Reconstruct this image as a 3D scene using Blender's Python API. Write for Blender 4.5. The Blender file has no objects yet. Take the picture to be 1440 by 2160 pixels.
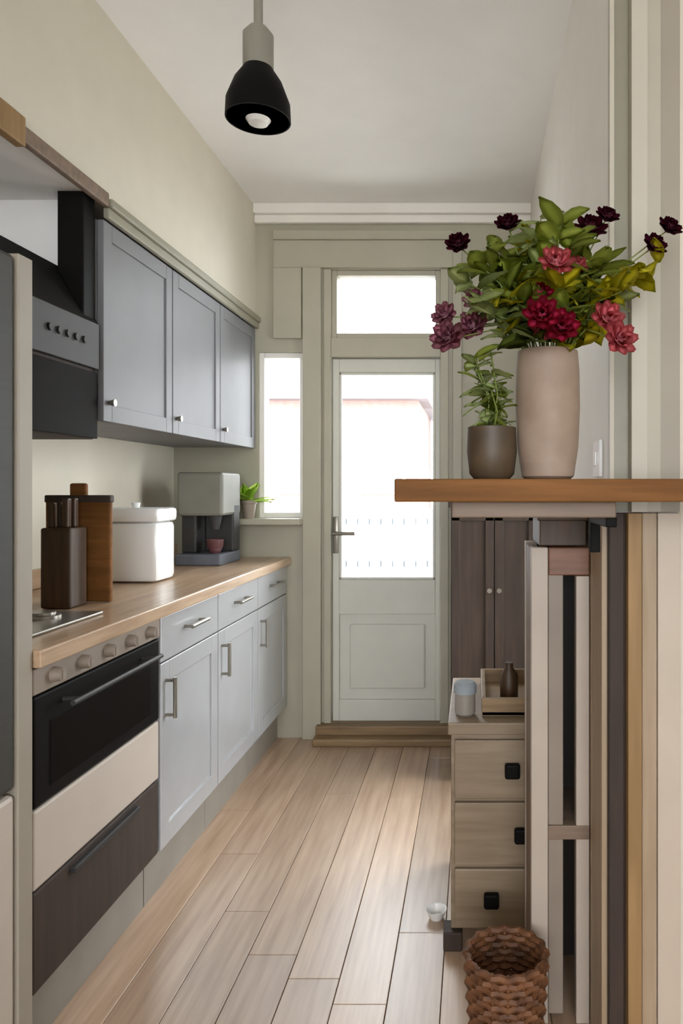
import bpy, bmesh, math, random
from mathutils import Vector, Matrix
random.seed(7)
scene = bpy.context.scene
# ------------------------------------------------------------ camera, world, lights, exposure
cd = bpy.data.cameras.new('camera'); cam = bpy.data.objects.new('camera', cd)
scene.collection.objects.link(cam); scene.camera = cam
cam.location = (0, 0, 1.22); cam.rotation_euler = (math.pi/2, 0, 0)
cd.sensor_fit = 'VERTICAL'; cd.sensor_height = 36; cd.sensor_width = 24
cd.lens = 25.0; cd.shift_x = -280/2160; cd.shift_y = -50/2160; cd.clip_start = 0.05
wd = bpy.data.worlds.new('overcast_sky'); scene.world = wd; wd.use_nodes = True
bg = wd.node_tree.nodes['Background']
bg.inputs[0].default_value = (0.93, 0.96, 1.0, 1); bg.inputs[1].default_value = 9.0

def portal(name, loc, rot, sx, sy):     # marks an opening so that sky light through it is sampled well
    l = bpy.data.lights.new(name, 'AREA'); l.shape = 'RECTANGLE'; l.size = sx; l.size_y = sy; l.cycles.is_portal = True
    o = bpy.data.objects.new(name, l); scene.collection.objects.link(o); o.location = loc; o.rotation_euler = rot
portal('rear_window_portal', (0.1, -2.55, 1.5), (math.radians(90), 0, 0), 2.1, 1.6)
portal('door_portal', (-0.43, 3.60, 1.30), (math.radians(-90), 0, 0), 0.6, 2.1)
portal('side_window_portal', (-0.94, 3.60, 1.48), (math.radians(-90), 0, 0), 0.25, 0.82)
portal('added_door_portal', (0.44, 2.645, 1.07), (0, math.radians(90), 0), 2.0, 0.57)
scene.view_settings.view_transform = 'Standard'; scene.view_settings.look = 'None'
scene.view_settings.gamma = 1.0; scene.view_settings.use_curve_mapping = False
scene.view_settings.exposure = 0.42
try:
    scene.cycles.max_bounces = 10; scene.cycles.diffuse_bounces = 6
except Exception: pass

# ------------------------------------------------------------ materials
def srgb(h):
    h = h.lstrip('#'); c = [int(h[i:i+2], 16)/255 for i in (0, 2, 4)]
    return tuple(x/12.92 if x <= 0.04045 else ((x+0.055)/1.055)**2.4 for x in c) + (1,)
MATS = {}
def mat(name, col, rough=0.5, metal=0.0, noise=0.06, scale=8.0, stretch=(1, 1, 1), bump=0.0, coat=0.0, col2=None, spec=0.5):
    if name in MATS: return MATS[name]
    m = bpy.data.materials.new(name); m.use_nodes = True; nt = m.node_tree; b = nt.nodes['Principled BSDF']
    c = srgb(col)
    b.inputs['Roughness'].default_value = rough; b.inputs['Metallic'].default_value = metal
    b.inputs['Coat Weight'].default_value = coat; b.inputs['Specular IOR Level'].default_value = spec
    tc = nt.nodes.new('ShaderNodeTexCoord'); mp = nt.nodes.new('ShaderNodeMapping')
    mp.inputs['Scale'].default_value = stretch
    ns = nt.nodes.new('ShaderNodeTexNoise'); ns.inputs['Scale'].default_value = scale; ns.inputs['Detail'].default_value = 6
    nt.links.new(tc.outputs['Object'], mp.inputs[0]); nt.links.new(mp.outputs[0], ns.inputs['Vector'])
    rp = nt.nodes.new('ShaderNodeValToRGB')
    c2 = srgb(col2) if col2 else tuple(max(0, x*(1-noise*2)) for x in c[:3]) + (1,)
    c1 = c if col2 else tuple(min(1, x*(1+noise)) for x in c[:3]) + (1,)
    rp.color_ramp.elements[0].position = 0.3; rp.color_ramp.elements[0].color = c2
    rp.color_ramp.elements[1].position = 0.7; rp.color_ramp.elements[1].color = c1
    nt.links.new(ns.outputs[0], rp.inputs[0]); nt.links.new(rp.outputs[0], b.inputs['Base Color'])
    if bump:
        bp = nt.nodes.new('ShaderNodeBump'); bp.inputs['Strength'].default_value = bump; bp.inputs['Distance'].default_value = 0.004
        nt.links.new(ns.outputs[0], bp.inputs['Height']); nt.links.new(bp.outputs[0], b.inputs['Normal'])
    MATS[name] = m; return m
def foliage(name):      # light passes partly through thin leaves and petals
    m = M[name]; nt = m.node_tree; b = nt.nodes['Principled BSDF']; out = nt.nodes['Material Output']
    tr = nt.nodes.new('ShaderNodeBsdfTranslucent'); mx = nt.nodes.new('ShaderNodeMixShader'); mx.inputs[0].default_value = 0.5
    nt.links.new(b.inputs['Base Color'].links[0].from_socket, tr.inputs[0]); b.inputs['Specular IOR Level'].default_value = 0.3
    nt.links.new(b.outputs[0], mx.inputs[1]); nt.links.new(tr.outputs[0], mx.inputs[2]); nt.links.new(mx.outputs[0], out.inputs[0])
def plank_mat():
    m = mat('floor_oak', '#c3a88e', 0.40, noise=0.1, scale=5, stretch=(9, 0.6, 1), bump=0.03, col2='#a3856a', spec=0.6, coat=0.6)
    nt = m.node_tree; b = nt.nodes['Principled BSDF']; b.inputs['Coat Roughness'].default_value = 0.32
    oi = nt.nodes.new('ShaderNodeObjectInfo'); hs = nt.nodes.new('ShaderNodeHueSaturation')
    mr = nt.nodes.new('ShaderNodeMapRange'); mr.inputs['To Min'].default_value = 0.82; mr.inputs['To Max'].default_value = 1.15
    src = b.inputs['Base Color'].links[0].from_socket
    nt.links.new(oi.outputs['Random'], mr.inputs[0]); nt.links.new(mr.outputs[0], hs.inputs['Value'])
    nt.links.new(src, hs.inputs['Color']); nt.links.new(hs.outputs[0], b.inputs['Base Color'])
    return m
M = dict(
    ceil=mat('ceiling_white', '#efeeec', 0.75, noise=0.01), plaster=mat('cream_plaster', '#d2ccbb', 0.7, noise=0.015),
    casing=mat('casing_paint', '#bdb7a8', 0.5, noise=0.02),
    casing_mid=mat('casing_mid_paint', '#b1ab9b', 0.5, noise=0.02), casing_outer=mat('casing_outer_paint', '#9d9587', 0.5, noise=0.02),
    white=mat('wall_white', '#ebe8e1', 0.6, noise=0.015), door_paint=mat('door_paint', '#cbcbc1', 0.4, noise=0.02), olive=mat('olive_grey_paint', '#aca896', 0.45, noise=0.02),
    olive_dark=mat('olive_paint_groove_shade', '#8f8b79', 0.45, noise=0.02),
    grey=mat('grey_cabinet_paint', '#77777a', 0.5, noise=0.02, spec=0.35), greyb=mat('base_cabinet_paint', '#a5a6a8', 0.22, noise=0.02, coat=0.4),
    plinth=mat('plinth_grey', '#8b857c', 0.4), gap_shade=mat('recess_shade', '#2a221c', 0.6),
    steel=mat('brushed_steel', '#a8a39a', 0.33, 0.85, scale=6, stretch=(1, 1, 60)),
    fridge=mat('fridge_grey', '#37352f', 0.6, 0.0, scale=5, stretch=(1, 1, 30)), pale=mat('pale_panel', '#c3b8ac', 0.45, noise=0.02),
    black=mat('black_enamel', '#151413', 0.5, noise=0.02, spec=0.06), glass_black=mat('black_glass', '#14100d', 0.5, spec=0.03, noise=0.02),
    iron=mat('cast_iron', '#1c1c1c', 0.6, bump=0.2, scale=60), darkgrey=mat('dark_grey_metal', '#393837', 0.5, 0.2, spec=0.3),
    oak=mat('oak_worktop', '#c4a88a', 0.32, scale=6, stretch=(8, 0.7, 8), col2='#a3866a', coat=0.2),
    wood=mat('shelf_wood', '#83582f', 0.6, spec=0.15, scale=5, stretch=(0.8, 10, 10), col2='#63411f', bump=0.05),
    batten=mat('batten_wood', '#84705f', 0.55, scale=5, stretch=(0.8, 10, 10), col2='#6d5b4c'),
    gold=mat('golden_pine', '#9c7c52', 0.6, scale=5, stretch=(10, 10, 0.7), col2='#83663f'),
    tan=mat('tan_panel', '#a8947c', 0.5, scale=5, stretch=(10, 10, 0.7), col2='#988369'),
    cream_board=mat('cream_boarding', '#c0b2a2', 0.5, noise=0.02),
    walnut=mat('walnut', '#4d3520', 0.5, scale=6, stretch=(9, 9, 0.8), col2='#33230f'),
    brown=mat('brown_stain', '#403229', 0.7, scale=5, stretch=(9, 9, 0.8), col2='#31261f'),
    drawer=mat('drawer_wood', '#93816b', 0.5, scale=5, stretch=(0.9, 9, 9), col2='#7d6b55', bump=0.04),
    redwood=mat('red_brown_wood', '#855c45', 0.5, scale=5, stretch=(0.9, 9, 9), col2='#6c4834'),
    post=mat('pale_post', '#b5a89b', 0.5, noise=0.03), post_dark=mat('taupe_paint_post_shade', '#8d8073', 0.5),
    porcelain=mat('white_porcelain', '#eeeeec', 0.25, noise=0.005, coat=0.3), terracotta=mat('clay_vase', '#a08c7c', 0.6, scale=14, bump=0.1, col2='#8d7868'),
    pot=mat('dark_stoneware', '#5c4a36', 0.5, scale=12, col2='#3b3124'), soil=mat('soil', '#2b211a', 0.9, bump=0.5, scale=60),
    wicker=mat('brown_wicker', '#7c4f2e', 0.65, scale=30, col2='#4b2c14'), thresh=mat('threshold_wood', '#8f7654', 0.5, scale=5, stretch=(0.8, 9, 9), col2='#73593a'),
    brass=mat('satin_nickel', '#8a857a', 0.3, 0.8), cord=mat('grey_cord', '#8f8c80', 0.5),
    leaf=mat('leaf_green', '#bcc766', 0.5, scale=20, col2='#9fab48'), leaf_yel=mat('leaf_yellow', '#e2d83c', 0.5, scale=20, col2='#c4bc2c'),
    leaf_dark=mat('leaf_dark', '#75802f', 0.5, scale=20, col2='#5c6722'), leaf_pale=mat('leaf_pale', '#d2dca8', 0.5, scale=20, col2='#bfcb88'),
    lime=mat('leaf_lime', '#cfe678', 0.5, scale=20, col2='#b4d258'), stem=mat('stem_green', '#6d7a33', 0.6),
    burgundy=mat('petal_burgundy', '#651c34', 0.5, scale=30, col2='#451224'), pink=mat('petal_pink', '#f09aa2', 0.5, scale=30, col2='#e0808a'),
    magenta=mat('petal_magenta', '#d03e68', 0.5, scale=30, col2='#b43056'), mauve=mat('petal_mauve', '#cc93a4', 0.5, scale=30, col2='#b87f90'),
    centre=mat('flower_centre', '#6b5a16', 0.8, bump=0.5, scale=80),
    slate=mat('blue_grey_plastic', '#5b5f68', 0.4), maroon=mat('maroon_plastic', '#5a3435', 0.4), applgrey=mat('appliance_grey', '#77756b', 0.5),
    pave=mat('pale_paving', '#c9c5c0', 0.8, scale=5), bricks=mat('pale_brick', '#9b7a73', 0.8, scale=9, col2='#8e6d66'),
    roof=mat('roof_tile', '#6d6668', 0.8), render=mat('white_render', '#eeeeea', 0.8), bluegrey=mat('blue_grey_fence', '#8f979d', 0.7),
    paneglass=mat('house_glass', '#5c656e', 0.1), grout=mat('subfloor', '#5b4431', 0.8))
def glass_mat():
    m = bpy.data.materials.new('clear_glass'); m.use_nodes = True; nt = m.node_tree; nt.nodes.clear()
    o = nt.nodes.new('ShaderNodeOutputMaterial'); t = nt.nodes.new('ShaderNodeBsdfTransparent'); g = nt.nodes.new('ShaderNodeBsdfGlossy')
    g.inputs['Roughness'].default_value = 0.02; fr = nt.nodes.new('ShaderNodeFresnel'); fr.inputs[0].default_value = 1.2
    mx = nt.nodes.new('ShaderNodeMixShader'); t.inputs[0].default_value = (0.97, 0.98, 0.98, 1)
    nt.links.new(fr.outputs[0], mx.inputs[0]); nt.links.new(t.outputs[0], mx.inputs[1]); nt.links.new(g.outputs[0], mx.inputs[2]); nt.links.new(mx.outputs[0], o.inputs[0])
    return m
for n_ in ('leaf', 'leaf_yel', 'leaf_dark', 'leaf_pale', 'lime', 'burgundy', 'pink', 'magenta', 'mauve'): foliage(n_)
M['glass'] = glass_mat(); M['plank'] = plank_mat()
lampm = bpy.data.materials.new('bulb_off_white'); lampm.use_nodes = True  # unlit bulb, only a pale base colour
lb = lampm.node_tree.nodes['Principled BSDF']; lb.inputs['Base Color'].default_value = (0.9, 0.88, 0.82, 1); lb.inputs['Roughness'].default_value = 0.25

# ------------------------------------------------------------ helpers
def box(bm, x0, x1, y0, y1, z0, z1, bev=0.0, seg=2):
    mtx = Matrix.Translation(((x0+x1)/2, (y0+y1)/2, (z0+z1)/2)) @ Matrix.Diagonal((abs(x1-x0), abs(y1-y0), abs(z1-z0), 1))
    r = bmesh.ops.create_cube(bm, size=1, matrix=mtx)
    if bev:
        es = list({e for v in r['verts'] for e in v.link_edges})
        bmesh.ops.bevel(bm, geom=es, offset=bev, segments=seg, affect='EDGES', profile=0.5)
def B(*bs, bev=0.0):
    bm = bmesh.new()
    for b in bs: box(bm, *b, bev=bev)
    return bm
def cyl(bm, p, q, r0, r1=None, n=16, cap=True):
    p, q = Vector(p), Vector(q); r1 = r0 if r1 is None else r1
    d = q-p; rot = d.to_track_quat('Z', 'Y').to_matrix().to_4x4()
    bmesh.ops.create_cone(bm, cap_ends=cap, segments=n, radius1=r0, radius2=r1, depth=d.length, matrix=Matrix.Translation((p+q)/2) @ rot)
def C(*cs, n=16):
    bm = bmesh.new()
    for c in cs: cyl(bm, *c, n=n)
    return bm
def lathe(prof, n=40, at=(0, 0, 0), bm=None):
    bm = bm or bmesh.new(); rings = []
    for r, z in prof:
        rings.append([bm.verts.new((at[0]+r*math.cos(2*math.pi*k/n), at[1]+r*math.sin(2*math.pi*k/n), at[2]+z)) for k in range(n)])
    for a, b in zip(rings, rings[1:]):
        for k in range(n): bm.faces.new((a[k], a[(k+1) % n], b[(k+1) % n], b[k]))
    bm.faces.new(rings[0][::-1]); bm.faces.new(rings[-1])
    bmesh.ops.recalc_face_normals(bm, faces=bm.faces)
    return bm
def tube(pts, r, n=8, bm=None, r1=None):
    bm = bm or bmesh.new(); pts = [Vector(p) for p in pts]; rings = []
    for i, p in enumerate(pts):
        t = (pts[min(i+1, len(pts)-1)]-pts[max(i-1, 0)]).normalized()
        q = t.to_track_quat('Z', 'Y'); rr = r + ((r1 if r1 is not None else r)-r)*i/max(1, len(pts)-1)
        rings.append([bm.verts.new(p + q @ Vector((rr*math.cos(2*math.pi*k/n), rr*math.sin(2*math.pi*k/n), 0))) for k in range(n)])
    for a, b in zip(rings, rings[1:]):
        for k in range(n): bm.faces.new((a[k], a[(k+1) % n], b[(k+1) % n], b[k]))
    bm.faces.new(rings[0][::-1]); bm.faces.new(rings[-1]); bmesh.ops.recalc_face_normals(bm, faces=bm.faces)
    return bm
def obj(name, bm, m, parent=None, smooth=False, loc=None):
    me = bpy.data.meshes.new(name); bm.to_mesh(me); bm.free()
    me.materials.append(m)
    if smooth:
        for p in me.polygons: p.use_smooth = True
        if hasattr(me, 'set_sharp_from_angle'): me.set_sharp_from_angle(angle=math.radians(40))
    o = bpy.data.objects.new(name, me); scene.collection.objects.link(o)
    if parent:
        o.parent = parent
        o.location = -W(parent) if loc is None else loc
    elif loc is not None: o.location = loc
    return o
def W(o):   # world position of an unrotated object from its parents
    v = Vector(o.location)
    while o.parent: o = o.parent; v += Vector(o.location)
    return v
def tag(o, label, cat, group=None):
    o['label'] = label; o['category'] = cat
    if group: o['group'] = group
    return o
def thing(name, label, cat, loc=(0, 0, 0), group=None):
    o = bpy.data.objects.new(name, None); scene.collection.objects.link(o); o.location = loc; o.empty_display_size = 0.05
    return tag(o, label, cat, group)
def struct(name, bm, m, label=None, cat=None, parent=None):
    o = obj(name, bm, m, parent)
    if not parent:
        o['kind'] = 'structure'
        if label: o['label'] = label
        if cat: o['category'] = cat
    return o

# ------------------------------------------------------------ room shell
YB = 3.48            # inner face of the door wall
XL, XR = -1.47, 0.276
H = 2.60
fl = struct('floor', B((XL-0.1, 2.3, -2.6, YB+0.12, -0.06, -0.012)), M['grout'], 'light brown wooden plank floor of the galley kitchen', 'floor')
pw = 0.128; x = -0.975; cols = 0
while x < XR+0.3:
    ends = [-0.2]; y = -0.2 + random.uniform(0.5, 1.1)
    while y < YB-0.25: ends.append(y); y += random.uniform(0.9, 1.4)
    ends.append(YB-0.002)
    for a, b in zip(ends, ends[1:]):
        o = obj('plank', B((x+0.0008, x+pw-0.0008, a+0.0008, b-0.0008, -0.0119, random.uniform(-0.0004, 0.0004)), bev=0.0012), M['plank'], fl)
    x += pw; cols += 1
struct('ceiling', B((XL-0.1, 2.3, -2.6, YB+0.12, H, H+0.08)), M['ceil'], 'plain white ceiling over the galley kitchen', 'ceiling')
struct('wall_left', B((XL-0.1, XL, -2.6, YB+0.12, -0.012, H)), M['plaster'], 'left wall behind the worktop and cabinets', 'wall')
# door wall with openings: door+transom x -0.76..-0.10 (frame outer), sidelight
dx0, dx1 = -0.735, -0.125
wx0, wx1 = -1.055, -0.83
struct('wall_back', B((XL, wx0, YB, YB+0.12, -0.012, H), (wx0, wx1, YB, YB+0.12, -0.012, 1.075), (wx0, wx1, YB, YB+0.12, 1.885, H),
    (wx1, dx0, YB, YB+0.12, -0.012, H), (dx0, dx1, YB, YB+0.12, 2.29, H), (dx1, XR+0.1, YB, YB+0.12, -0.012, H)), M['olive'], 'olive grey end wall holding the glazed garden door', 'wall')
ra, rb, rz0, rz1 = 2.36, 2.93, 0.0, 2.07
struct('wall_right', B((XR, XR+0.14, 1.47, ra, -0.012, H), (XR, XR+0.14, rb, YB, -0.012, H), (XR, XR+0.14, ra, rb, -0.012, rz0), (XR, XR+0.14, ra, rb, rz1, H)), M['white'], 'white right wall behind the flowers', 'wall')
struct('wall_front', B((XL, -0.95, -2.6, -2.5, -0.012, H), (1.15, 2.2, -2.6, -2.5, -0.012, H), (-0.95, 1.15, -2.6, -2.5, -0.012, 0.7), (-0.95, 1.15, -2.6, -2.5, 2.3, H)), M['white'])
struct('wall_side', B((2.2, 2.3, -2.6, 1.6, -0.012, H)), M['white'])
struct('wall_return', B((XR+0.145, 2.2, 1.5, 1.6, -0.012, H)), M['plaster'])
# bulkhead over the wall cabinets
struct('trim_1', B((XL, -1.07, -1.2, YB, 2.05, H)), M['plaster'], 'cream bulkhead boxed in above the grey wall cabinets', 'bulkhead')
struct('trim_2', B((-1.07, -1.052, 2.05, YB-0.001, 2.0, 2.03), (-1.07, -1.042, 2.05, YB-0.001, 2.03, 2.055), bev=0.004), M['olive_dark'], 'grey brown moulding along the top of the grey wall cabinets', 'moulding')
struct('trim_3', B((-1.07, -1.045, -1.2, 1.66, 2.015, 2.085), bev=0.004), M['gold'], 'golden timber lintel edge at the upper left corner of the photo', 'lintel')
struct('trim_8', B((-1.07, -1.05, 1.661, 2.049, 2.03, 2.07), bev=0.004), M['batten'], 'brown timber edge above the black hood duct', 'lintel')
struct('trim_9', B((XL, -1.16, 2.036, 2.0505, 1.845, 2.05), (XL, -1.07, 1.2, 2.035, 2.046, 2.0505)), M['ceil'], 'cream boarding in the recess behind the black hood duct', 'boarding')
# crown moulding on the end wall
struct('trim_4', B((-1.07, XR, YB-0.05, YB, 2.55, H), (-1.07, XR, YB-0.03, YB, 2.51, 2.55), bev=0.006), M['white'], 'pale crown moulding above the garden door', 'moulding')
# panelled surround over door and sidelight
struct('trim_5', B((-0.98, -0.10, YB-0.028, YB, 2.43, 2.475), (-0.98, -0.10, YB-0.018, YB, 2.295, 2.43), (-0.98, -0.84, YB-0.022, YB, 1.95, 2.295),
    (-0.835, -0.745, YB-0.03, YB, 0.0, 2.295), (-0.105, -0.06, YB-0.03, YB, 0.0, 2.43), bev=0.004), M['olive'], 'olive grey moulded surround framing the garden door and transom', 'door surround')
# ------------------------------------------------------------ door_1 (glazed) with transom window_2 above and sidelight window_1
fy0, fy1 = YB-0.012, YB+0.10
d1 = bpy.data.objects.new('door_1', None); scene.collection.objects.link(d1); d1.location = (-0.43, YB, 0); d1['kind'] = 'structure'
d1['label'] = 'olive grey garden door with one tall glass pane'; d1['category'] = 'door'
obj('door_frame', B((dx0, -0.70, fy0, fy1, 0, 2.29), (-0.165, dx1, fy0, fy1, 0, 2.29), (-0.70, -0.165, fy0, fy1, 1.86, 1.955), bev=0.004), M['olive'], d1)
zx0, zx1, zz0, zz1 = -0.665, -0.192, 0.77, 1.79
leafd = obj('door_leaf', B((-0.697, zx0, YB+0.02, YB+0.065, 0.075, 1.857), (zx1, -0.168, YB+0.02, YB+0.065, 0.075, 1.857), (zx0, zx1, YB+0.02, YB+0.065, zz1, 1.857),
    (zx0, zx1, YB+0.02, YB+0.065, 0.60, zz0), (zx0, zx1, YB+0.02, YB+0.065, 0.075, 0.18), bev=0.003), M['door_paint'], d1)
obj('door_panel', B((zx0-0.005, zx1+0.005, YB+0.035, YB+0.052, 0.17, 0.61), (zx0+0.05, zx1-0.05, YB+0.024, YB+0.04, 0.23, 0.55), bev=0.008), M['door_paint'], d1)
obj('pane', B((zx0-0.005, zx1+0.005, YB+0.04, YB+0.046, zz0-0.005, zz1+0.005)), M['glass'], d1)
obj('glazing_bead', B((zx0, zx0+0.012, YB+0.022, YB+0.04, zz0, zz1), (zx1-0.012, zx1, YB+0.022, YB+0.04, zz0, zz1), (zx0, zx1, YB+0.022, YB+0.04, zz0, zz0+0.012), (zx0, zx1, YB+0.022, YB+0.04, zz1-0.012, zz1), bev=0.003), M['door_paint'], d1)
hb = C(((-0.681, YB+0.02, 1.0), (-0.681, YB-0.03, 1.0), 0.009), ((-0.685, YB-0.03, 1.0), (-0.58, YB-0.03, 1.0), 0.009)); box(hb, -0.694, -0.668, YB+0.012, YB+0.02, 0.9, 1.08, bev=0.003)
obj('door_handle', hb, M['brass'], d1, True)
obj('threshold', B((dx0-0.03, dx1+0.09, YB-0.06, YB+0.12, 0.0, 0.075), (dx0-0.03, dx1+0.09, YB-0.13, YB-0.055, 0.0, 0.035), bev=0.006), M['thresh'], d1)
def windowf(name, x0, x1, z0, z1, label):
    w = bpy.data.objects.new(name, None); scene.collection.objects.link(w); w.location = ((x0+x1)/2, YB, z0); w['kind'] = 'structure'; w['label'] = label; w['category'] = 'window'
    t = 0.026
    obj('window_frame', B((x0, x0+t, YB+0.01, YB+0.09, z0, z1), (x1-t, x1, YB+0.01, YB+0.09, z0, z1), (x0+t, x1-t, YB+0.01, YB+0.09, z0, z0+t), (x0+t, x1-t, YB+0.01, YB+0.09, z1-t, z1), bev=0.003), M['olive'] if name == 'window_2' else M['white'], w)
    obj('pane', B((x0+t-0.004, x1-t+0.004, YB+0.05, YB+0.056, z0+t-0.004, z1-t+0.004)), M['glass'], w)
    return w
w1 = windowf('window_1', wx0, wx1, 1.075, 1.885, 'narrow bright side window left of the garden door')
obj('window_sill', B((wx0-0.10, wx1, YB-0.10, YB+0.01, 1.045, 1.075), bev=0.005), M['olive'], w1)
d2 = bpy.data.objects.new('added_door_2', None); scene.collection.objects.link(d2); d2.location = (XR, 2.645, 0); d2['kind'] = 'structure'; d2['label'] = 'glazed side door added in the right wall to light the far end, behind the vase of flowers'; d2['category'] = 'door'  # added door, brings daylight to the far floor and base cabinets
obj('door_frame', B((XR+0.06, XR+0.12, ra, ra+0.04, rz0, rz1), (XR+0.06, XR+0.12, rb-0.04, rb, rz0, rz1), (XR+0.06, XR+0.12, ra+0.04, rb-0.04, rz0, rz0+0.08), (XR+0.06, XR+0.12, ra+0.04, rb-0.04, rz1-0.04, rz1), bev=0.003), M['white'], d2)
obj('pane', B((XR+0.09, XR+0.096, ra+0.035, rb-0.035, rz0+0.075, rz1-0.035)), M['glass'], d2)
hb = C(((XR+0.06, ra+0.02, 1.0), (XR+0.02, ra+0.02, 1.0), 0.009), ((XR+0.02, ra+0.016, 1.0), (XR+0.02, ra+0.11, 1.0), 0.009))
obj('door_handle', hb, M['brass'], d2, True)
windowf('window_2', -0.70, -0.165, 1.955, 2.29, 'bright transom window over the garden door')
# baseboard, casing and dado at the right
struct('baseboard_back', B((-0.06, XR, YB-0.018, YB, 0, 0.12), bev=0.004), M['olive'])
cz = 1.17
struct('baseboard_right', B((XR-0.012, XR, 2.94, YB-0.02, 0, 0.12), bev=0.004), M['olive'])
cas = struct('trim_6', B((XR, XR+0.144, 1.464, 1.469, cz+0.002, H)), M['casing'], 'tall moulded casing with a groove coloured as shade at the near end of the right wall', 'casing')
for a, b, dz, mm in [(0.0, 0.010, 0.012, 'casing'), (0.010, 0.041, 0.003, 'olive_dark'), (0.041, 0.074, 0.030, 'casing'), (0.074, 0.103, 0.020, 'casing_mid'), (0.103, 0.144, 0.012, 'casing_outer')]:  # the groove's shadow is put into its darker olive colour
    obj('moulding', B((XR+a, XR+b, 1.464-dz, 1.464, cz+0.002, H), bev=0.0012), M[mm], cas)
dado = struct('trim_7', B((XR-0.001, XR+0.144, 1.463, 1.47, 0, cz)), M['brown'], 'vertical timber boarding below the wooden shelf at the right edge', 'panelling')
for i, (a, b, dz, mm) in enumerate([(0.0, 0.030, 0.010, 'brown'), (0.034, 0.062, 0.030, 'gold'), (0.064, 0.094, 0.022, 'tan'), (0.097, 0.144, 0.016, 'cream_board')]):
    obj('board', B((XR+a, XR+b, 1.463-dz, 1.463, 0, cz), bev=0.002), M[mm], dado)
for i, (a, b) in enumerate([(1.475, 1.60), (1.603, 1.73), (1.733, 1.86), (1.863, 1.99), (1.993, 2.12), (2.123, 2.24), (2.243, 2.35)]):
    obj('board', B((XR-0.012, XR, a, b, 0, cz), bev=0.002), M['tan' if a < 1.7 else 'brown'], dado)

# ------------------------------------------------------------ base cabinets, worktop
XF = -0.914
def handle(parent, name, x, y, z, ln, horiz=True, m='brass', out=0.028):
    e = Vector((0, ln/2, 0)) if horiz else Vector((0, 0, ln/2)); c = Vector((x+out, y, z)); off = Vector((out, 0, 0))
    bm = C((tuple(c-e), tuple(c+e), 0.006)); k = 0.85
    cyl(bm, tuple(c-e*k-off), tuple(c-e*k), 0.005, n=12); cyl(bm, tuple(c+e*k-off), tuple(c+e*k), 0.005, n=12)
    return obj(name, bm, M[m], parent, True)
labs = ['grey base cabinet standing next to the oven', 'middle grey base cabinet under the worktop', 'brightly lit grey base cabinet next to the garden door']
for i, (a, b) in enumerate([(2.072, 2.538), (2.54, 3.006), (3.008, 3.474)]):
    t = thing('base_cabinet', labs[i], 'cabinet', (-1.18, (a+b)/2, 0), 'grey base cabinets under the worktop')
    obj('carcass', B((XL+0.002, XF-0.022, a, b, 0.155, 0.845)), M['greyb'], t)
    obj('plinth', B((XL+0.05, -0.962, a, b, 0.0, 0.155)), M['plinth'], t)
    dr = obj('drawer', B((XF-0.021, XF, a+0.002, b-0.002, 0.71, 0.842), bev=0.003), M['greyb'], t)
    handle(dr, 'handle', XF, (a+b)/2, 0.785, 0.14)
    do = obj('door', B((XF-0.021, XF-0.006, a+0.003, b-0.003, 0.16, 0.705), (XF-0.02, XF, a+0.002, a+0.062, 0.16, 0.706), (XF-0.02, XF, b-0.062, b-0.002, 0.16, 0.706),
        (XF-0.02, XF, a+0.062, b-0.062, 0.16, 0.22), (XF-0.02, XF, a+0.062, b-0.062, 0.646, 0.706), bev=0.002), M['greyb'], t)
    handle(do, 'handle', XF, a+0.035, 0.60, 0.12, False)
tag(obj('worktop', B((XL+0.001, XF+0.02, 1.470, YB-0.001, 0.847, 0.885), bev=0.004), M['oak']), 'pale wooden worktop running from the tall side panel to the side window', 'worktop')
tag(obj('upstand', B((XL+0.001, XL+0.018, 1.470, YB-0.001, 0.886, 0.95), bev=0.002), M['oak']), 'low wooden upstand along the wall at the back of the worktop', 'upstand')
# ------------------------------------------------------------ oven under the worktop, hob on it
t = thing('oven', 'built-in oven with black door between the pale side panel and grey cabinets', 'oven', (-1.18, 1.765, 0))
ya, yb = 1.472, 2.066
obj('body', B((XL+0.03, XF-0.03, ya, yb, 0.16, 0.845), bev=0.003), M['plinth'], t)
for fx in (-1.4, -1.04):
    for fy in (ya+0.06, yb-0.06): obj('foot', C(((fx, fy, 0), (fx, fy, 0.16), 0.02)), M['black'], t)
obj('kickboard', B((-0.985, -0.962, ya, yb, 0.0, 0.155)), M['plinth'], t)
cp = obj('control_panel', B((XF-0.03, XF+0.002, ya, yb, 0.788, 0.844), bev=0.004), M['post_dark'], t)
for k in range(5):
    y = ya+0.07+k*0.113
    kb = C(((XF+0.002, y, 0.817), (XF+0.024, y, 0.817), 0.017, 0.014)); box(kb, XF+0.023, XF+0.028, y-0.003, y+0.003, 0.806, 0.828)
    obj('knob', kb, M['post_dark'], cp, True)
od = obj('oven_door', B((XF-0.03, XF, ya+0.004, yb-0.004, 0.55, 0.784), bev=0.005), M['black'], t)
obj('window', B((XF-0.002, XF+0.002, ya+0.06, yb-0.06, 0.58, 0.72), bev=0.001), M['glass_black'], od)
handle(od, 'handle', XF, (ya+yb)/2, 0.752, 0.44, True, 'darkgrey', 0.04)
obj('lower_panel', B((XF-0.03, XF, ya+0.004, yb-0.004, 0.38, 0.546), bev=0.005), M['pale'], t)  # pale colour stands for the bright floor and door reflected in steel
dr = obj('storage_drawer', B((XF-0.03, XF-0.002, ya+0.004, yb-0.004, 0.162, 0.375), bev=0.005), M['brown'], t)
obj('grip', B((XF-0.003, XF+0.012, ya+0.14, yb-0.14, 0.347, 0.361), bev=0.003), M['darkgrey'], dr)
t = thing('hob', 'flat steel hob plate on the near end of the wooden worktop', 'hob', (-1.2, 1.7, 0.885))
obj('plate', B((-1.40, -0.99, 1.50, 1.90, 0.886, 0.893), bev=0.003), M['steel'], t)
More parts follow.
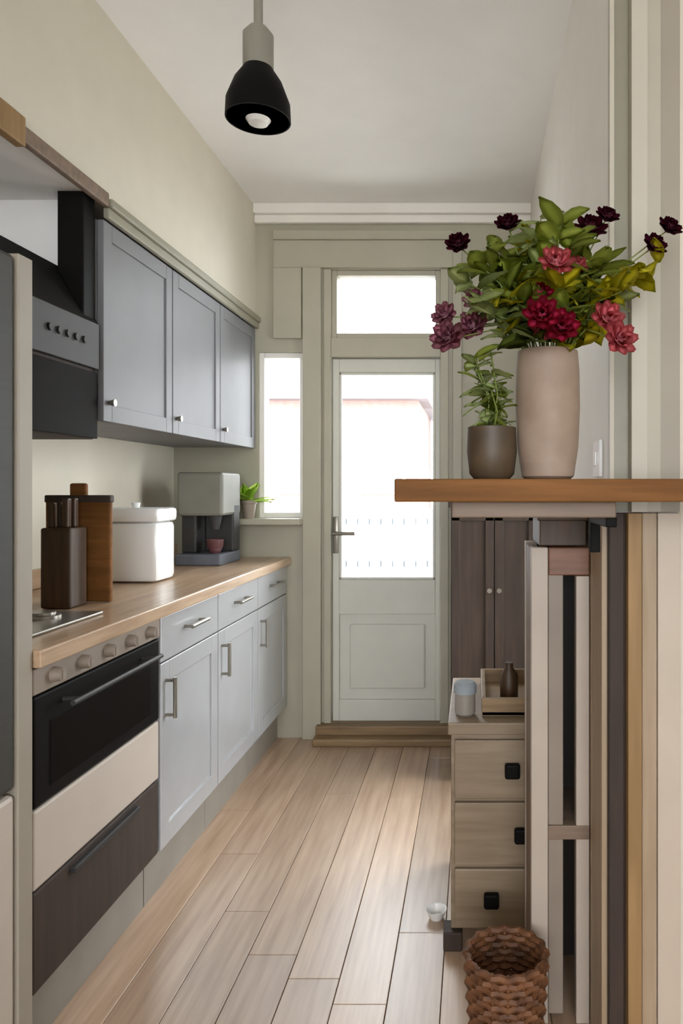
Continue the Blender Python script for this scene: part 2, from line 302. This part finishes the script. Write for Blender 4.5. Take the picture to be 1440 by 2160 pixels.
for bx in (-1.31, -1.09):
    for by in (1.60, 1.80):
        obj('burner', lathe([(0.04, 0), (0.04, 0.006), (0.028, 0.009), (0.028, 0.014), (0.0001, 0.015)], 24, (bx, by, 0.893)), M['steel'], t, True)
obj('splashback', B((XL+0.001, XL+0.012, ya, yb, 0.952, 1.35)), M['olive'], t)
# ------------------------------------------------------------ fridge and side panel
t = thing('fridge', 'tall dark grey fridge cut off by the left edge of the photo', 'fridge', (-1.18, 1.05, 0))
obj('body', B((XL+0.01, XF-0.05, 0.72, 1.417, 0.03, 1.685), bev=0.006), M['fridge'], t)
ud = obj('upper_door', B((XF-0.05, XF, 0.72, 1.417, 0.62, 1.685), bev=0.01), M['fridge'], t)
handle(ud, 'handle', XF, 0.78, 1.15, 0.5, False)
obj('freezer_door', B((XF-0.05, XF, 0.72, 1.417, 0.06, 0.612), bev=0.01), M['pale'], t)
for fx in (-1.4, -1.02):
    for fy in (0.78, 1.34): obj('foot', C(((fx, fy, 0), (fx, fy, 0.03), 0.02)), M['black'], t)
tag(obj('side_panel', B((XL+0.002, XF+0.004, 1.421, 1.466, 0, 1.69), bev=0.002), M['casing_outer']), 'tall pale upright panel between the fridge and the oven', 'panel')
# ------------------------------------------------------------ wall cabinets
labs = ['grey wall cabinet nearest to the black cooker hood', 'middle grey wall cabinet in the row of three', 'grey wall cabinet closest to the side window']
for i, (a, b) in enumerate([(2.052, 2.523), (2.525, 2.996), (2.998, 3.476)]):
    t = thing('wall_cabinet', labs[i], 'cabinet', (-1.26, (a+b)/2, 1.42), 'grey wall cabinets on the left wall')
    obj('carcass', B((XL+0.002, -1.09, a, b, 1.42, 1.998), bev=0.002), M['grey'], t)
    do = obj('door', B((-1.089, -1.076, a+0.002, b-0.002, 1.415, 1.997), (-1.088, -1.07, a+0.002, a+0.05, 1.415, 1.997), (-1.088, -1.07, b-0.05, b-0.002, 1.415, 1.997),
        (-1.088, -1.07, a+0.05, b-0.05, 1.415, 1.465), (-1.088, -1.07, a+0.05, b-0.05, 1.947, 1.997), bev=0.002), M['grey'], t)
    obj('knob', lathe([(0.006, 0), (0.005, 0.012), (0.012, 0.018), (0.011, 0.026), (0.0001, 0.028)], 16).copy() if False else C(((-1.07, a+0.03, 1.47), (-1.05, a+0.03, 1.47), 0.006, 0.011)), M['brass'], do, True)
# hood
t = thing('cooker_hood', 'black cooker hood with square duct above the hob', 'cooker hood', (-1.28, 1.76, 1.36))
obj('housing', B((XL+0.014, -1.09, 1.50, 2.04, 1.36, 1.69), bev=0.004), M['brown'], t)
obj('front_glass', B((-1.09, -1.08, 1.50, 2.04, 1.362, 1.55), bev=0.002), M['glass_black'], t)
cpn = obj('control_strip', B((-1.09, -1.075, 1.50, 2.04, 1.56, 1.69), bev=0.003), M['darkgrey'], t)
for k in range(5): obj('button', C(((-1.075, 1.80+k*0.04, 1.63), (-1.069, 1.80+k*0.04, 1.63), 0.010)), M['darkgrey'], cpn, True)
can = bmesh.new()
vs = [can.verts.new(p) for p in [(XL+0.014, 1.50, 1.69), (-1.078, 1.50, 1.69), (-1.078, 2.04, 1.69), (XL+0.014, 2.04, 1.69), (XL+0.014, 1.72, 1.84), (-1.16, 1.72, 1.84), (-1.16, 2.035, 1.84), (XL+0.014, 2.035, 1.84)]]
for f in [(0, 3, 2, 1), (4, 5, 6, 7), (0, 1, 5, 4), (1, 2, 6, 5), (2, 3, 7, 6), (3, 0, 4, 7)]: can.faces.new([vs[k] for k in f])
obj('canopy', can, M['black'], t)
obj('duct', B((-1.158, -1.085, 1.975, 2.035, 1.68, 2.049), bev=0.003), M['black'], t)
# ------------------------------------------------------------ things on the worktop
t = thing('knife_block', 'dark wooden knife block at the near end of the worktop', 'knife block', (-1.15, 2.0, 0.885))
obj('block', B((-1.20, -1.115, 1.965, 2.05, 0.886, 1.11), bev=0.006), M['walnut'], t)
for k, (kx, ky) in enumerate([(-1.18, 1.99), (-1.14, 1.99), (-1.18, 2.025), (-1.14, 2.025)]):
    obj('knife_handle', B((kx-0.009, kx+0.009, ky-0.010, ky+0.010, 1.11, 1.18+0.012*(k % 2)), bev=0.004), M['walnut'], t)
t = thing('chopping_board', 'light brown wooden chopping board standing behind the knife block', 'chopping board', (-1.14, 2.1, 0.885))
cb = B((-1.26, -1.068, 2.088, 2.106, 0.886, 1.19), (-1.19, -1.14, 2.089, 2.105, 1.185, 1.235), bev=0.006)
obj('board', cb, M['wood'], t)
obj('end_strip', B((-1.262, -1.066, 2.086, 2.108, 1.178, 1.20), bev=0.004), M['brown'], t)
t = thing('bread_bin', 'shiny white bread bin on the wooden worktop beside the chopping board', 'bread bin', (-1.18, 2.62, 0.885))
obj('body', B((-1.34, -1.115, 2.50, 2.66, 0.887, 1.10), bev=0.02), M['porcelain'], t, True)
ldm = obj('lid', B((-1.345, -1.11, 2.495, 2.665, 1.10, 1.15), bev=0.014), M['porcelain'], t, True)
obj('knob', C(((-1.227, 2.58, 1.148), (-1.227, 2.58, 1.168), 0.012, 0.016)), M['porcelain'], ldm, True)
t = thing('coffee_machine', 'grey coffee machine with dark base in the far corner of the worktop', 'coffee machine', (-1.19, 3.18, 0.885))
obj('base', B((-1.29, -1.09, 3.06, 3.32, 0.885, 0.935), bev=0.008), M['slate'], t)
obj('column', B((-1.285, -1.22, 3.12, 3.31, 0.935, 1.15), (-1.22, -1.09, 3.22, 3.31, 0.935, 1.15), bev=0.008), M['darkgrey'], t)
obj('head', B((-1.29, -1.09, 3.08, 3.32, 1.10, 1.29), bev=0.012), M['applgrey'], t)
obj('spout', C(((-1.14, 3.13, 1.04), (-1.14, 3.13, 1.10), 0.018, 0.03)), M['darkgrey'], t, True)
tag(obj('cup', lathe([(0.02, 0), (0.034, 0.03), (0.037, 0.06), (0.033, 0.058), (0.028, 0.012), (0.0001, 0.008)], 28, (-1.14, 3.13, 0.936)), M['maroon'], None, True), 'maroon cup under the spout of the grey coffee machine', 'cup')
def leafmesh(L, w, curl=0.2, n=4):
    bm = bmesh.new(); rows = []
    for i in range(n+1):
        s = i/n; ww = w*math.sin(math.pi*(0.08+0.9*s))**0.8 if i < n else w*0.04; z = -curl*L*s*s
        rows.append([bm.verts.new((sx*ww/2, L*s, z+(0.12*w if sx else 0))) for sx in (-1, 0, 1)])
    for a, b in zip(rows, rows[1:]):
        for k in range(2): bm.faces.new((a[k], a[k+1], b[k+1], b[k]))
    return bm
LM = {}
def leaf_data(key, L, w, m, curl=0.25):
    k = (key, m)
    if k not in LM:
        bm = leafmesh(L, w, curl); bmesh.ops.solidify(bm, geom=bm.faces[:], thickness=0.0006)
        me = bpy.data.meshes.new('leaf'); bm.to_mesh(me); bm.free(); me.materials.append(M[m])
        for p in me.polygons: p.use_smooth = True
        LM[k] = me
    return LM[k]
def put(name, me, parent, wpos, az, pitch, roll=0, sc=1.0):
    o = bpy.data.objects.new(name, me); scene.collection.objects.link(o); o.parent = parent
    rot = Matrix.Rotation(az, 4, 'Z') @ Matrix.Rotation(pitch, 4, 'X') @ Matrix.Rotation(roll, 4, 'Y')
    o.matrix_basis = Matrix.Translation(Vector(wpos)-W(parent)) @ rot @ Matrix.Scale(sc, 4)
    return o
# sill plant
t = thing('potted_plant', 'small brown pot with lime green leaves on the window sill', 'plant', (-1.085, 3.42, 1.075))
obj('pot', lathe([(0.026, 0), (0.036, 0.07), (0.04, 0.072), (0.04, 0.088), (0.034, 0.088), (0.033, 0.07), (0.0001, 0.068)], 28, (-1.085, 3.42, 1.075)), M['post_dark'], t, True)
for k in range(22):
    a = k*2.4; put('leaf', leaf_data('s', 0.11, 0.045, 'lime'), t, (-1.085+0.012*math.cos(a), 3.42+0.012*math.sin(a)*0.5, 1.145), a if abs(math.sin(a+math.pi/2)) < .8 or math.cos(a) < 0 else a+2.6, random.uniform(0.3, 1.2), sc=random.uniform(0.8, 1.2))
# ------------------------------------------------------------ pendant lamp
px, py = -0.577, 1.90
t = thing('pendant_lamp', 'black pendant lamp hanging from the white ceiling', 'lamp', (px, py, 2.19))
obj('ceiling_rose', lathe([(0.05, 0), (0.05, -0.02), (0.02, -0.035), (0.0001, -0.036)], 28, (px, py, H)), M['porcelain'], t, True)
obj('cord', C(((px, py, 2.38), (px, py, H-0.03), 0.012)), M['cord'], t, True)
obj('socket', lathe([(0.036, 0), (0.040, 0.02), (0.040, 0.105), (0.024, 0.125), (0.0001, 0.126)], 28, (px, py, 2.325)), M['cord'], t, True)
sh = obj('shade', lathe([(0.085, 0.0), (0.083, 0.045), (0.062, 0.10), (0.042, 0.13), (0.036, 0.142), (0.030, 0.14), (0.058, 0.098), (0.079, 0.043), (0.081, 0.0)], 44, (px, py, 2.205)), M['black'], t, True)
obj('bulb', lathe([(0.0001, 0), (0.025, 0.006), (0.042, 0.03), (0.04, 0.055), (0.02, 0.09), (0.014, 0.10)], 24, (px, py, 2.188)), lampm, t, True)

# ------------------------------------------------------------ shelf at the right with vase and flowers
t = thing('wooden_shelf', 'thick brown wooden shelf board carrying the flowers at the right', 'shelf', (0.15, 1.32, 1.195))
obj('board', B((-0.135, 0.62, 1.20, 1.437, 1.197, 1.236), bev=0.003), M['wood'], t)
obj('batten', B((-0.04, 0.25, 1.25, 1.43, 1.168, 1.197), bev=0.003), M['batten'], t)
bk = B((0.12, 0.135, 1.26, 1.43, 1.15, 1.168), (0.12, 0.135, 1.425, 1.46, 1.02, 1.168)); 
t2 = obj('bracket', B((0.235, 0.255, 1.27, 1.45, 1.15, 1.168), (0.235, 0.255, 1.44, 1.462, 1.09, 1.168), bev=0.002), M['black'], t)
VX, VY, VZ = 0.135, 1.31, 1.236
tag(obj('vase', lathe([(0.040, 0), (0.048, 0.006), (0.056, 0.06), (0.059, 0.13), (0.058, 0.20), (0.055, 0.235), (0.052, 0.236), (0.053, 0.20), (0.052, 0.03), (0.0001, 0.02)], 48, (VX, VY, VZ)), M['terracotta'], None, True),
    'tall clay vase full of flowers on the wooden shelf', 'vase')
t = thing('trailing_plant', 'dark stoneware pot with soft green foliage on the shelf left of the vase', 'plant', (0.032, 1.30, VZ))
obj('pot', lathe([(0.032, 0), (0.041, 0.01), (0.046, 0.05), (0.044, 0.095), (0.039, 0.096), (0.040, 0.085), (0.0001, 0.083)], 36, (0.032, 1.30, VZ)), M['pot'], t, True)
obj('soil', lathe([(0.038, 0), (0.02, 0.005), (0.0001, 0.006)], 24, (0.032, 1.30, VZ+0.083)), M['soil'], t)
for s in range(10):
    a = s*0.63*2; top = (0.022+0.026*math.cos(a), 1.30+0.03*math.sin(a), VZ+0.15+0.1*random.random())
    obj('stem', tube([(0.032+0.01*math.cos(a), 1.30+0.01*math.sin(a), VZ+0.085), ((0.032+top[0])/2+0.01, top[1], (VZ+0.085+top[2])/2), top], 0.0013, 6), M['stem'], t)
    for k in range(9):
        f = 0.1+0.9*k/8; p = (0.032+(top[0]-0.032)*f, 1.30+(top[1]-1.30)*f, VZ+0.085+(top[2]-VZ-0.085)*f)
        put('leaf', leaf_data('p', 0.05, 0.028, random.choice(['leaf_pale', 'leaf'])), t, p, random.uniform(0, 6.28), random.uniform(-0.5, 0.9), random.uniform(-.5, .5), random.uniform(0.6, 1))

def petal_mesh(kind, m):
    k = ('petal', kind, m)
    if k not in LM:
        L, w = dict(big=(0.034, 0.022), mid=(0.026, 0.018), small=(0.018, 0.011))[kind]
        bm = bmesh.new(); n = 4; rows = []
        for i in range(n+1):
            s = i/n; ww = w*(0.25+0.75*math.sin(math.pi*min(1, s*0.85+0.05)))*(1 if i < n else 0.75)
            rows.append([bm.verts.new((sx*ww/2, L*s, 0.25*L*s*s+abs(sx)*0.12*w)) for sx in (-1, 0, 1)])
        for a, b in zip(rows, rows[1:]):
            for q in range(2): bm.faces.new((a[q], a[q+1], b[q+1], b[q]))
        bmesh.ops.solidify(bm, geom=bm.faces[:], thickness=0.0006)
        me = bpy.data.meshes.new('petal'); bm.to_mesh(me); bm.free(); me.materials.append(M[m])
        for p in me.polygons: p.use_smooth = True
        LM[k] = me
    return LM[k]
def bloom(parent, c, facing, kind, m, rings=3, n=8):
    q = Vector(facing).normalized().to_track_quat('Z', 'Y').to_matrix().to_4x4()
    ce = bmesh.new(); bmesh.ops.create_icosphere(ce, subdivisions=2, radius={'big': .009, 'mid': .007, 'small': .005}[kind], matrix=Matrix.Diagonal((1, 1, 0.6, 1)))
    co = obj('flower_centre', ce, M['centre'] if m != 'burgundy' else M['burgundy'], parent, True); co.matrix_basis = Matrix.Translation(Vector(c)-W(parent)) @ q
    for r in range(rings):
        for k in range(n):
            az = 2*math.pi*(k+0.5*r)/n+random.uniform(-.1, .1)
            o = bpy.data.objects.new('petal', petal_mesh(kind, m)); scene.collection.objects.link(o); o.parent = parent
            o.matrix_basis = Matrix.Translation(Vector(c)-W(parent)) @ q @ Matrix.Rotation(az, 4, 'Z') @ Matrix.Rotation(0.15+0.42*r+random.uniform(-.08, .08), 4, 'X') @ Matrix.Scale(1-0.17*r, 4)
def P(x, y, d): return Vector(((x-1000)*d/1500, d, 1.22-(y-1030)*d/1500))
RIM = Vector((VX, VY, VZ+0.232))
def stem_pts(tip, k):
    root = Vector((VX+0.02*math.cos(k*2.1), VY+0.02*math.sin(k*2.1), VZ+0.05)); rim = RIM+Vector((0.03*math.cos(k*2.1+0.4), 0.03*math.sin(k*2.1+0.4), 0))
    d = tip-RIM
    if d.length > 0: rim = RIM+Vector((max(-0.042, min(0.042, d.x*0.25)), max(-0.03, min(0.03, d.y*0.3)), 0)) + Vector((random.uniform(-.006, .006), random.uniform(-.006, .006), 0))
    mid = rim*0.5+tip*0.5+Vector((-d.x*0.08, 0, 0.03))
    return [root, rim, mid, tip]
FL = [ # px, py, depth, kind, material, label
 (1071, 478, 1.30, 'mid', 'burgundy', 'dark burgundy flower at the top left of the bunch'),
 (968, 520, 1.27, 'mid', 'burgundy', 'small burgundy flower furthest left in the bunch'),
 (1243, 488, 1.31, 'big', 'burgundy', 'large burgundy flower at the top right of the bunch'),
 (1278, 462, 1.36, 'mid', 'burgundy', 'burgundy bud behind the large flower at the top right'),
 (1408, 485, 1.30, 'mid', 'burgundy', 'burgundy flower at the far right tip'),
 (1376, 522, 1.27, 'mid', 'burgundy', 'reddish burgundy flower just below the far right tip'),
 (1172, 560, 1.22, 'big', 'pink', 'salmon pink flower in the upper middle of the bunch'),
 (1212, 566, 1.26, 'mid', 'pink', 'smaller pink flower beside the salmon one in the upper middle'),
 (1142, 668, 1.19, 'big', 'magenta', 'bright magenta flower low in the middle over the vase'),
 (1182, 694, 1.21, 'big', 'magenta', 'deep magenta flower just above the vase rim'),
 (1150, 700, 1.25, 'mid', 'pink', 'pink flower tucked below the bright magenta one'),
 (1276, 676, 1.24, 'big', 'pink', 'pink flower at the lower right of the bunch'),
 (1302, 718, 1.22, 'big', 'pink', 'lowest pink flower drooping at the right'),
 (940, 668, 1.26, 'mid', 'mauve', 'mauve flower at the left edge of the bunch'),
 (948, 716, 1.24, 'big', 'mauve', 'mauve flower drooping lowest at the left'),
 (1000, 692, 1.27, 'big', 'mauve', 'mauve flower beside the drooping one at the left'),
 (1004, 636, 1.29, 'mid', 'mauve', 'mauve flower just above the others at the left'),
 (1138, 622, 1.24, 'mid', 'magenta', 'small magenta flower half hidden in the leaves'),
]
for k, (x, y, d, kind, m, lab) in enumerate(FL):
    tip = P(x, y, d); t = thing('flower', lab, 'flower', tuple(RIM), 'cut flowers in the clay vase')
    obj('stem', tube(stem_pts(tip, k), 0.0016, 6, r1=0.0012), M['stem'], t, True)
    f = (tip-RIM).normalized()*0.5+Vector((0, -1, 0.25)); bloom(t, tip, f, kind, m, 3 if kind == 'big' else 3, 8)
# leafy sprigs: target points fan out over the bunch
SP = [(1100, 480, 'leaf'), (1140, 462, 'leaf_pale'), (1180, 476, 'leaf'), (1030, 515, 'leaf'), (1210, 500, 'leaf'), (1060, 560, 'leaf'), (970, 590, 'leaf_pale'), (985, 640, 'leaf_pale'),
      (1110, 540, 'leaf'), (1150, 525, 'leaf_pale'), (1250, 575, 'leaf_dark'), (1235, 610, 'leaf_dark'), (1180, 610, 'leaf_yel'), (1100, 600, 'leaf_yel'), (1310, 615, 'leaf_yel'), (1355, 585, 'leaf_yel'),
      (1385, 555, 'leaf_yel'), (1275, 560, 'leaf'), (1290, 640, 'leaf_pale'), (1040, 640, 'leaf_yel'), (1080, 680, 'leaf_yel'), (1240, 690, 'leaf_yel'), (1110, 725, 'leaf_dark'), (1210, 735, 'leaf_yel'),
      (1060, 715, 'leaf_pale'), (1050, 600, 'leaf'), (1010, 560, 'leaf'), (1090, 640, 'leaf'), (1225, 540, 'leaf'), (1165, 650, 'leaf_dark'), (1125, 500, 'leaf_yel'), (1260, 640, 'leaf'), (1200, 660, 'leaf'), (1130, 580, 'leaf')]
words = {'leaf': 'mid green leafy sprig', 'leaf_pale': 'pale green leafy sprig', 'leaf_yel': 'yellow green leafy sprig', 'leaf_dark': 'dark green leafy sprig'}
cnt = {}
for k, (x, y, m) in enumerate(SP):
    tip = P(x, y, 1.33-0.10*((k*7) % 5)/4)
    hz = 'left' if x < 1060 else 'middle' if x < 1220 else 'right'; vt = 'top' if y < 530 else 'centre' if y < 640 else 'bottom'
    key = (m, hz, vt); cnt[key] = cnt.get(key, 0)+1
    extra = '' if cnt[key] == 1 else [', the lower one', ', the lowest one', ', tucked behind', ', nearly hidden'][cnt[key]-2]
    t = thing('leafy_sprig', f'{words[m]} at the {vt} {hz} of the bunch{extra}', 'foliage', tuple(RIM), 'green sprigs in the clay vase')
    pts = stem_pts(tip, k+30); obj('stem', tube(pts, 0.0015, 6, r1=0.001), M['stem'], t, True)
    a, b = pts[1], pts[3]
    for j in range(15):
        f = 0.32+0.68*j/14; mid = pts[2]
        p = a.lerp(mid, f*2) if f < 0.5 else mid.lerp(b, f*2-1)
        put('leaf', leaf_data('b', 0.068, 0.040, m), t, tuple(p), math.atan2(-(b-a).x, (b-a).y)+random.choice([-1, 1])*random.uniform(0.4, 2.4), random.uniform(-0.3, 1.0), random.uniform(-.7, .7), random.uniform(0.6, 1.05))
# light switch on the right wall
t = thing('light_switch', 'small white light switch on the right wall above the shelf', 'light switch', (XR, 1.57, 1.28))
obj('plate', B((XR-0.008, XR, 1.53, 1.61, 1.245, 1.325), bev=0.002), M['porcelain'], t)
obj('rocker', B((XR-0.012, XR-0.008, 1.558, 1.582, 1.27, 1.30), bev=0.001), M['porcelain'], t)

# ------------------------------------------------------------ below the shelf
# tall dark cupboard at the end wall
t = thing('dark_cupboard', 'dark brown cupboard standing right of the garden door', 'cupboard', (0.08, 3.1, 0))
cx0, cx1, cy0, cy1 = -0.098, 0.262, 2.95, 3.44
obj('carcass', B((cx0, cx1, cy0, cy1, 0.03, 1.14), bev=0.004), M['brown'], t)
obj('top', B((cx0-0.01, cx1+0.002, cy0-0.015, cy1, 1.14, 1.165), bev=0.004), M['brown'], t)
for a, b in ((cx0+0.004, (cx0+cx1)/2-0.002), ((cx0+cx1)/2+0.002, cx1-0.004)):
    do = obj('door', B((a, b, cy0-0.010, cy0, 0.07, 1.125), (a, a+0.035, cy0-0.018, cy0, 0.07, 1.125), (b-0.035, b, cy0-0.018, cy0, 0.07, 1.125), (a, b, cy0-0.018, cy0, 0.07, 0.11), (a, b, cy0-0.018, cy0, 1.085, 1.125), bev=0.002), M['brown'], t)
    kx = b-0.018 if a < 0 else a+0.018
    obj('knob', C(((kx, cy0-0.018, 0.8), (kx, cy0-0.038, 0.8), 0.005, 0.010)), M['brass'], do, True)
# chest of drawers
t = thing('drawer_chest', 'low light brown wooden chest of drawers in the aisle against the right wall', 'chest of drawers', (0.09, 2.1, 0))
ex0, ex1, ey0, ey1 = -0.062, 0.262, 1.89, 2.33
obj('carcass', B((ex0, ex1, ey0, ey1, 0.05, 0.565), bev=0.003), M['drawer'], t)
obj('top', B((ex0-0.008, ex1+0.001, ey0-0.012, ey1, 0.567, 0.60), bev=0.004), M['drawer'], t)
for z0, z1, hx in ((0.40, 0.555, 0.10), (0.225, 0.39, 0.125), (0.06, 0.215, 0.045)):
    dd = obj('drawer', B((ex0+0.01, ex1-0.01, ey0-0.014, ey0, z0, z1), bev=0.003), M['drawer'], t)
    obj('handle', B((hx-0.02, hx+0.02, ey0-0.034, ey0-0.014, (z0+z1)/2-0.02, (z0+z1)/2+0.02), bev=0.006), M['black'], dd)
for fx0, fx1, fy0_, fy1_ in ((ex0-0.02, ex0+0.03, ey0-0.02, ey0+0.04), (ex1-0.05, ex1, ey0, ey0+0.04), (ex0, ex0+0.03, ey1-0.04, ey1), (ex1-0.05, ex1, ey1-0.04, ey1)): obj('foot', B((fx0, fx1, fy0_, fy1_, 0, 0.05), bev=0.004), M['brown'], t)
t = thing('wooden_tray', 'shallow brown wooden tray on the low chest of drawers', 'tray', (0.12, 2.1, 0.60))
obj('bottom', B((0.02, 0.25, 1.93, 2.25, 0.602, 0.612)), M['thresh'], t)
obj('rim', B((0.02, 0.25, 1.93, 1.942, 0.602, 0.65), (0.02, 0.25, 2.238, 2.25, 0.602, 0.65), (0.02, 0.032, 1.942, 2.238, 0.602, 0.65), (0.238, 0.25, 1.942, 2.238, 0.602, 0.65), bev=0.002), M['thresh'], t)
tag(obj('bottle', lathe([(0.024, 0), (0.026, 0.004), (0.026, 0.07), (0.012, 0.09), (0.012, 0.105), (0.0001, 0.106)], 24, (0.10, 2.05, 0.613)), M['walnut'], None, True), 'dark brown bottle standing in the shallow tray', 'bottle')
t = thing('soap_jar', 'pale blue lidded jar on the corner of the chest of drawers', 'jar', (-0.02, 1.97, 0.60))
obj('jar', lathe([(0.022, 0), (0.028, 0.006), (0.028, 0.06), (0.0001, 0.061)], 28, (-0.025, 1.95, 0.60)), M['plinth'], t, True)
obj('lid', lathe([(0.031, 0), (0.031, 0.022), (0.024, 0.03), (0.0001, 0.031)], 28, (-0.025, 1.95, 0.661)), M['bluegrey'], t, True)
# open rack standing in front of the chest
t = thing('open_rack', 'tall narrow open rack with pale posts under the wooden shelf', 'rack', (0.2, 1.7, 0))
ry0, ry1 = 1.62, 1.84
obj('post', B((0.130, 0.168, ry0, ry0+0.03, 0, 1.085), bev=0.002), M['post'], t)
obj('post', B((0.232, 0.262, ry0, ry0+0.03, 0, 1.02), bev=0.002), M['post'], t)
obj('post', B((0.130, 0.160, ry1-0.03, ry1, 0, 1.085), bev=0.002), M['post'], t)
obj('post_shade_face', B((0.169, 0.203, ry0+0.004, ry0+0.022, 0.02, 1.06), bev=0.002), M['post_dark'], t)  # shaded side of the post, with the shade put into the taupe colour
obj('top_rail', B((0.169, 0.262, ry0-0.004, ry0+0.028, 1.022, 1.085), bev=0.003), M['redwood'], t)
obj('shelf', B((0.168, 0.262, ry0-0.002, ry1, 0.42, 0.452), bev=0.002), M['batten'], t)
obj('back_panel', B((0.132, 0.262, ry1-0.012, ry1-0.001, 0.02, 1.08)), M['gap_shade'], t)  # dark colour stands for the shade inside the rack
obj('side_panel', B((0.132, 0.142, ry0+0.03, ry1-0.03, 0.02, 1.08)), M['batten'], t)
tag(obj('wooden_box', B((0.150, 0.258, 1.635, 1.825, 1.087, 1.162), (0.145, 0.262, 1.63, 1.83, 1.145, 1.164), bev=0.003), M['walnut']), 'small dark wooden box squeezed between rack top and shelf', 'box')
# basket
t = thing('basket', 'reddish brown woven basket on the floor below the shelf', 'basket', (0.06, 1.52, 0))
bx, by = 0.068, 1.515; nb = 15
for r in range(nb):
    z = 0.012+r*0.0155; rr = 0.068+0.016*(r/nb)
    pts = [(bx+(rr+0.0035*(-1)**(k+r))*math.cos(2*math.pi*k/32), by+(rr+0.0035*(-1)**(k+r))*math.sin(2*math.pi*k/32), z) for k in range(33)]
    obj('woven_band', tube(pts, 0.0078, 6), M['wicker'], t, True)
st = bmesh.new()
for k in range(16):
    a = 2*math.pi*k/16; tube([(bx+0.066*math.cos(a), by+0.066*math.sin(a), 0.004), (bx+0.084*math.cos(a), by+0.084*math.sin(a), 0.238)], 0.004, 6, st)
obj('stake', st, M['wicker'], t); t.children[-1]['kind'] = 'stuff'
obj('base', lathe([(0.066, 0), (0.066, 0.008), (0.0001, 0.009)], 32, (bx, by, 0.0)), M['wicker'], t)
tag(obj('dish', lathe([(0.018, 0), (0.02, 0.004), (0.03, 0.026), (0.027, 0.025), (0.017, 0.007), (0.0001, 0.006)], 32, (-0.108, 2.02, 0.0)), M['porcelain'], None, True), 'tiny white dish on the floor beside the chest of drawers', 'dish')

# ------------------------------------------------------------ outside
struct('ground', B((-9, 9, YB+0.125, 22, -0.12, -0.04), (XR+0.145, 9, 1.605, YB+0.125, -0.12, -0.04), (-9, 9, -12, -2.605, -0.12, -0.04)), M['pave'], 'ground outside the garden door', 'ground')
pv = bpy.context.scene.objects['ground']
for i in range(4):
    for j in range(9):
        x0 = -1.9+i*0.62; y0 = 3.62+j*0.62
        obj('paving_slab', B((x0, x0+0.61, y0, y0+0.61, -0.04, -0.01+random.uniform(-.002, .002)), bev=0.004), M['pave'], pv)
obj('gravel', B((-9, 7, 9.25, 22, -0.04, -0.02)), M['pave'], pv)
t = thing('garden_fence', 'pale blue grey board fence across the garden outside', 'fence', (-1, 9.2, 0))
obj('rail', B((-4.2, 2.4, 9.24, 9.28, 0.2, 0.28), (-4.2, 2.4, 9.24, 9.28, 0.75, 0.83)), M['bluegrey'], t)
fb = None
for i in range(44):
    x0 = -4.2+i*0.15
    if fb is None: fb = obj('fence_board', B((0, 0.135, 9.2, 9.235, -0.02, 0.96), bev=0.004), M['bluegrey'], t); base = Vector(fb.location)
    else: o = fb.copy(); scene.collection.objects.link(o); o.parent = t; fb2 = o
    (fb if i == 0 else fb2).location = base+Vector((x0, 0, 0))
t = thing('brick_house', 'pale pink brick house beyond the garden fence', 'house', (-2.6, 14, 0))
obj('wall', B((-6.5, -1.1, 14, 18, -0.02, 3.0)), M['bricks'], t)
rf = bmesh.new(); v = [rf.verts.new(p) for p in [(-6.7, 13.7, 2.95), (-0.9, 13.7, 2.95), (-0.9, 18.3, 2.95), (-6.7, 18.3, 2.95), (-6.7, 16, 4.9), (-0.9, 16, 4.9)]]
for f in [(0, 1, 5, 4), (2, 3, 4, 5), (0, 4, 3), (1, 2, 5), (0, 3, 2, 1)]: rf.faces.new([v[k] for k in f])
obj('roof', rf, M['roof'], t)
for wx in (-5.6, -3.9, -2.25):
    wf = obj('window', B((wx, wx+0.9, 13.95, 14.0, 1.1, 2.2), bev=0.01), M['render'], t)
    obj('pane', B((wx+0.07, wx+0.42, 13.93, 13.96, 1.17, 2.13), (wx+0.48, wx+0.83, 13.93, 13.96, 1.17, 2.13)), M['paneglass'], wf)
t = thing('white_house', 'white rendered house further right beyond the fence', 'house', (1.4, 17, 0))
obj('wall', B((-0.7, 5.5, 17, 21, -0.02, 3.4)), M['render'], t)
obj('roof', B((-0.9, 5.7, 16.8, 21.2, 3.4, 3.6)), M['roof'], t)
obj('window', B((-0.3, 0.5, 16.95, 17.0, 1.2, 2.2), bev=0.01), M['paneglass'], t)
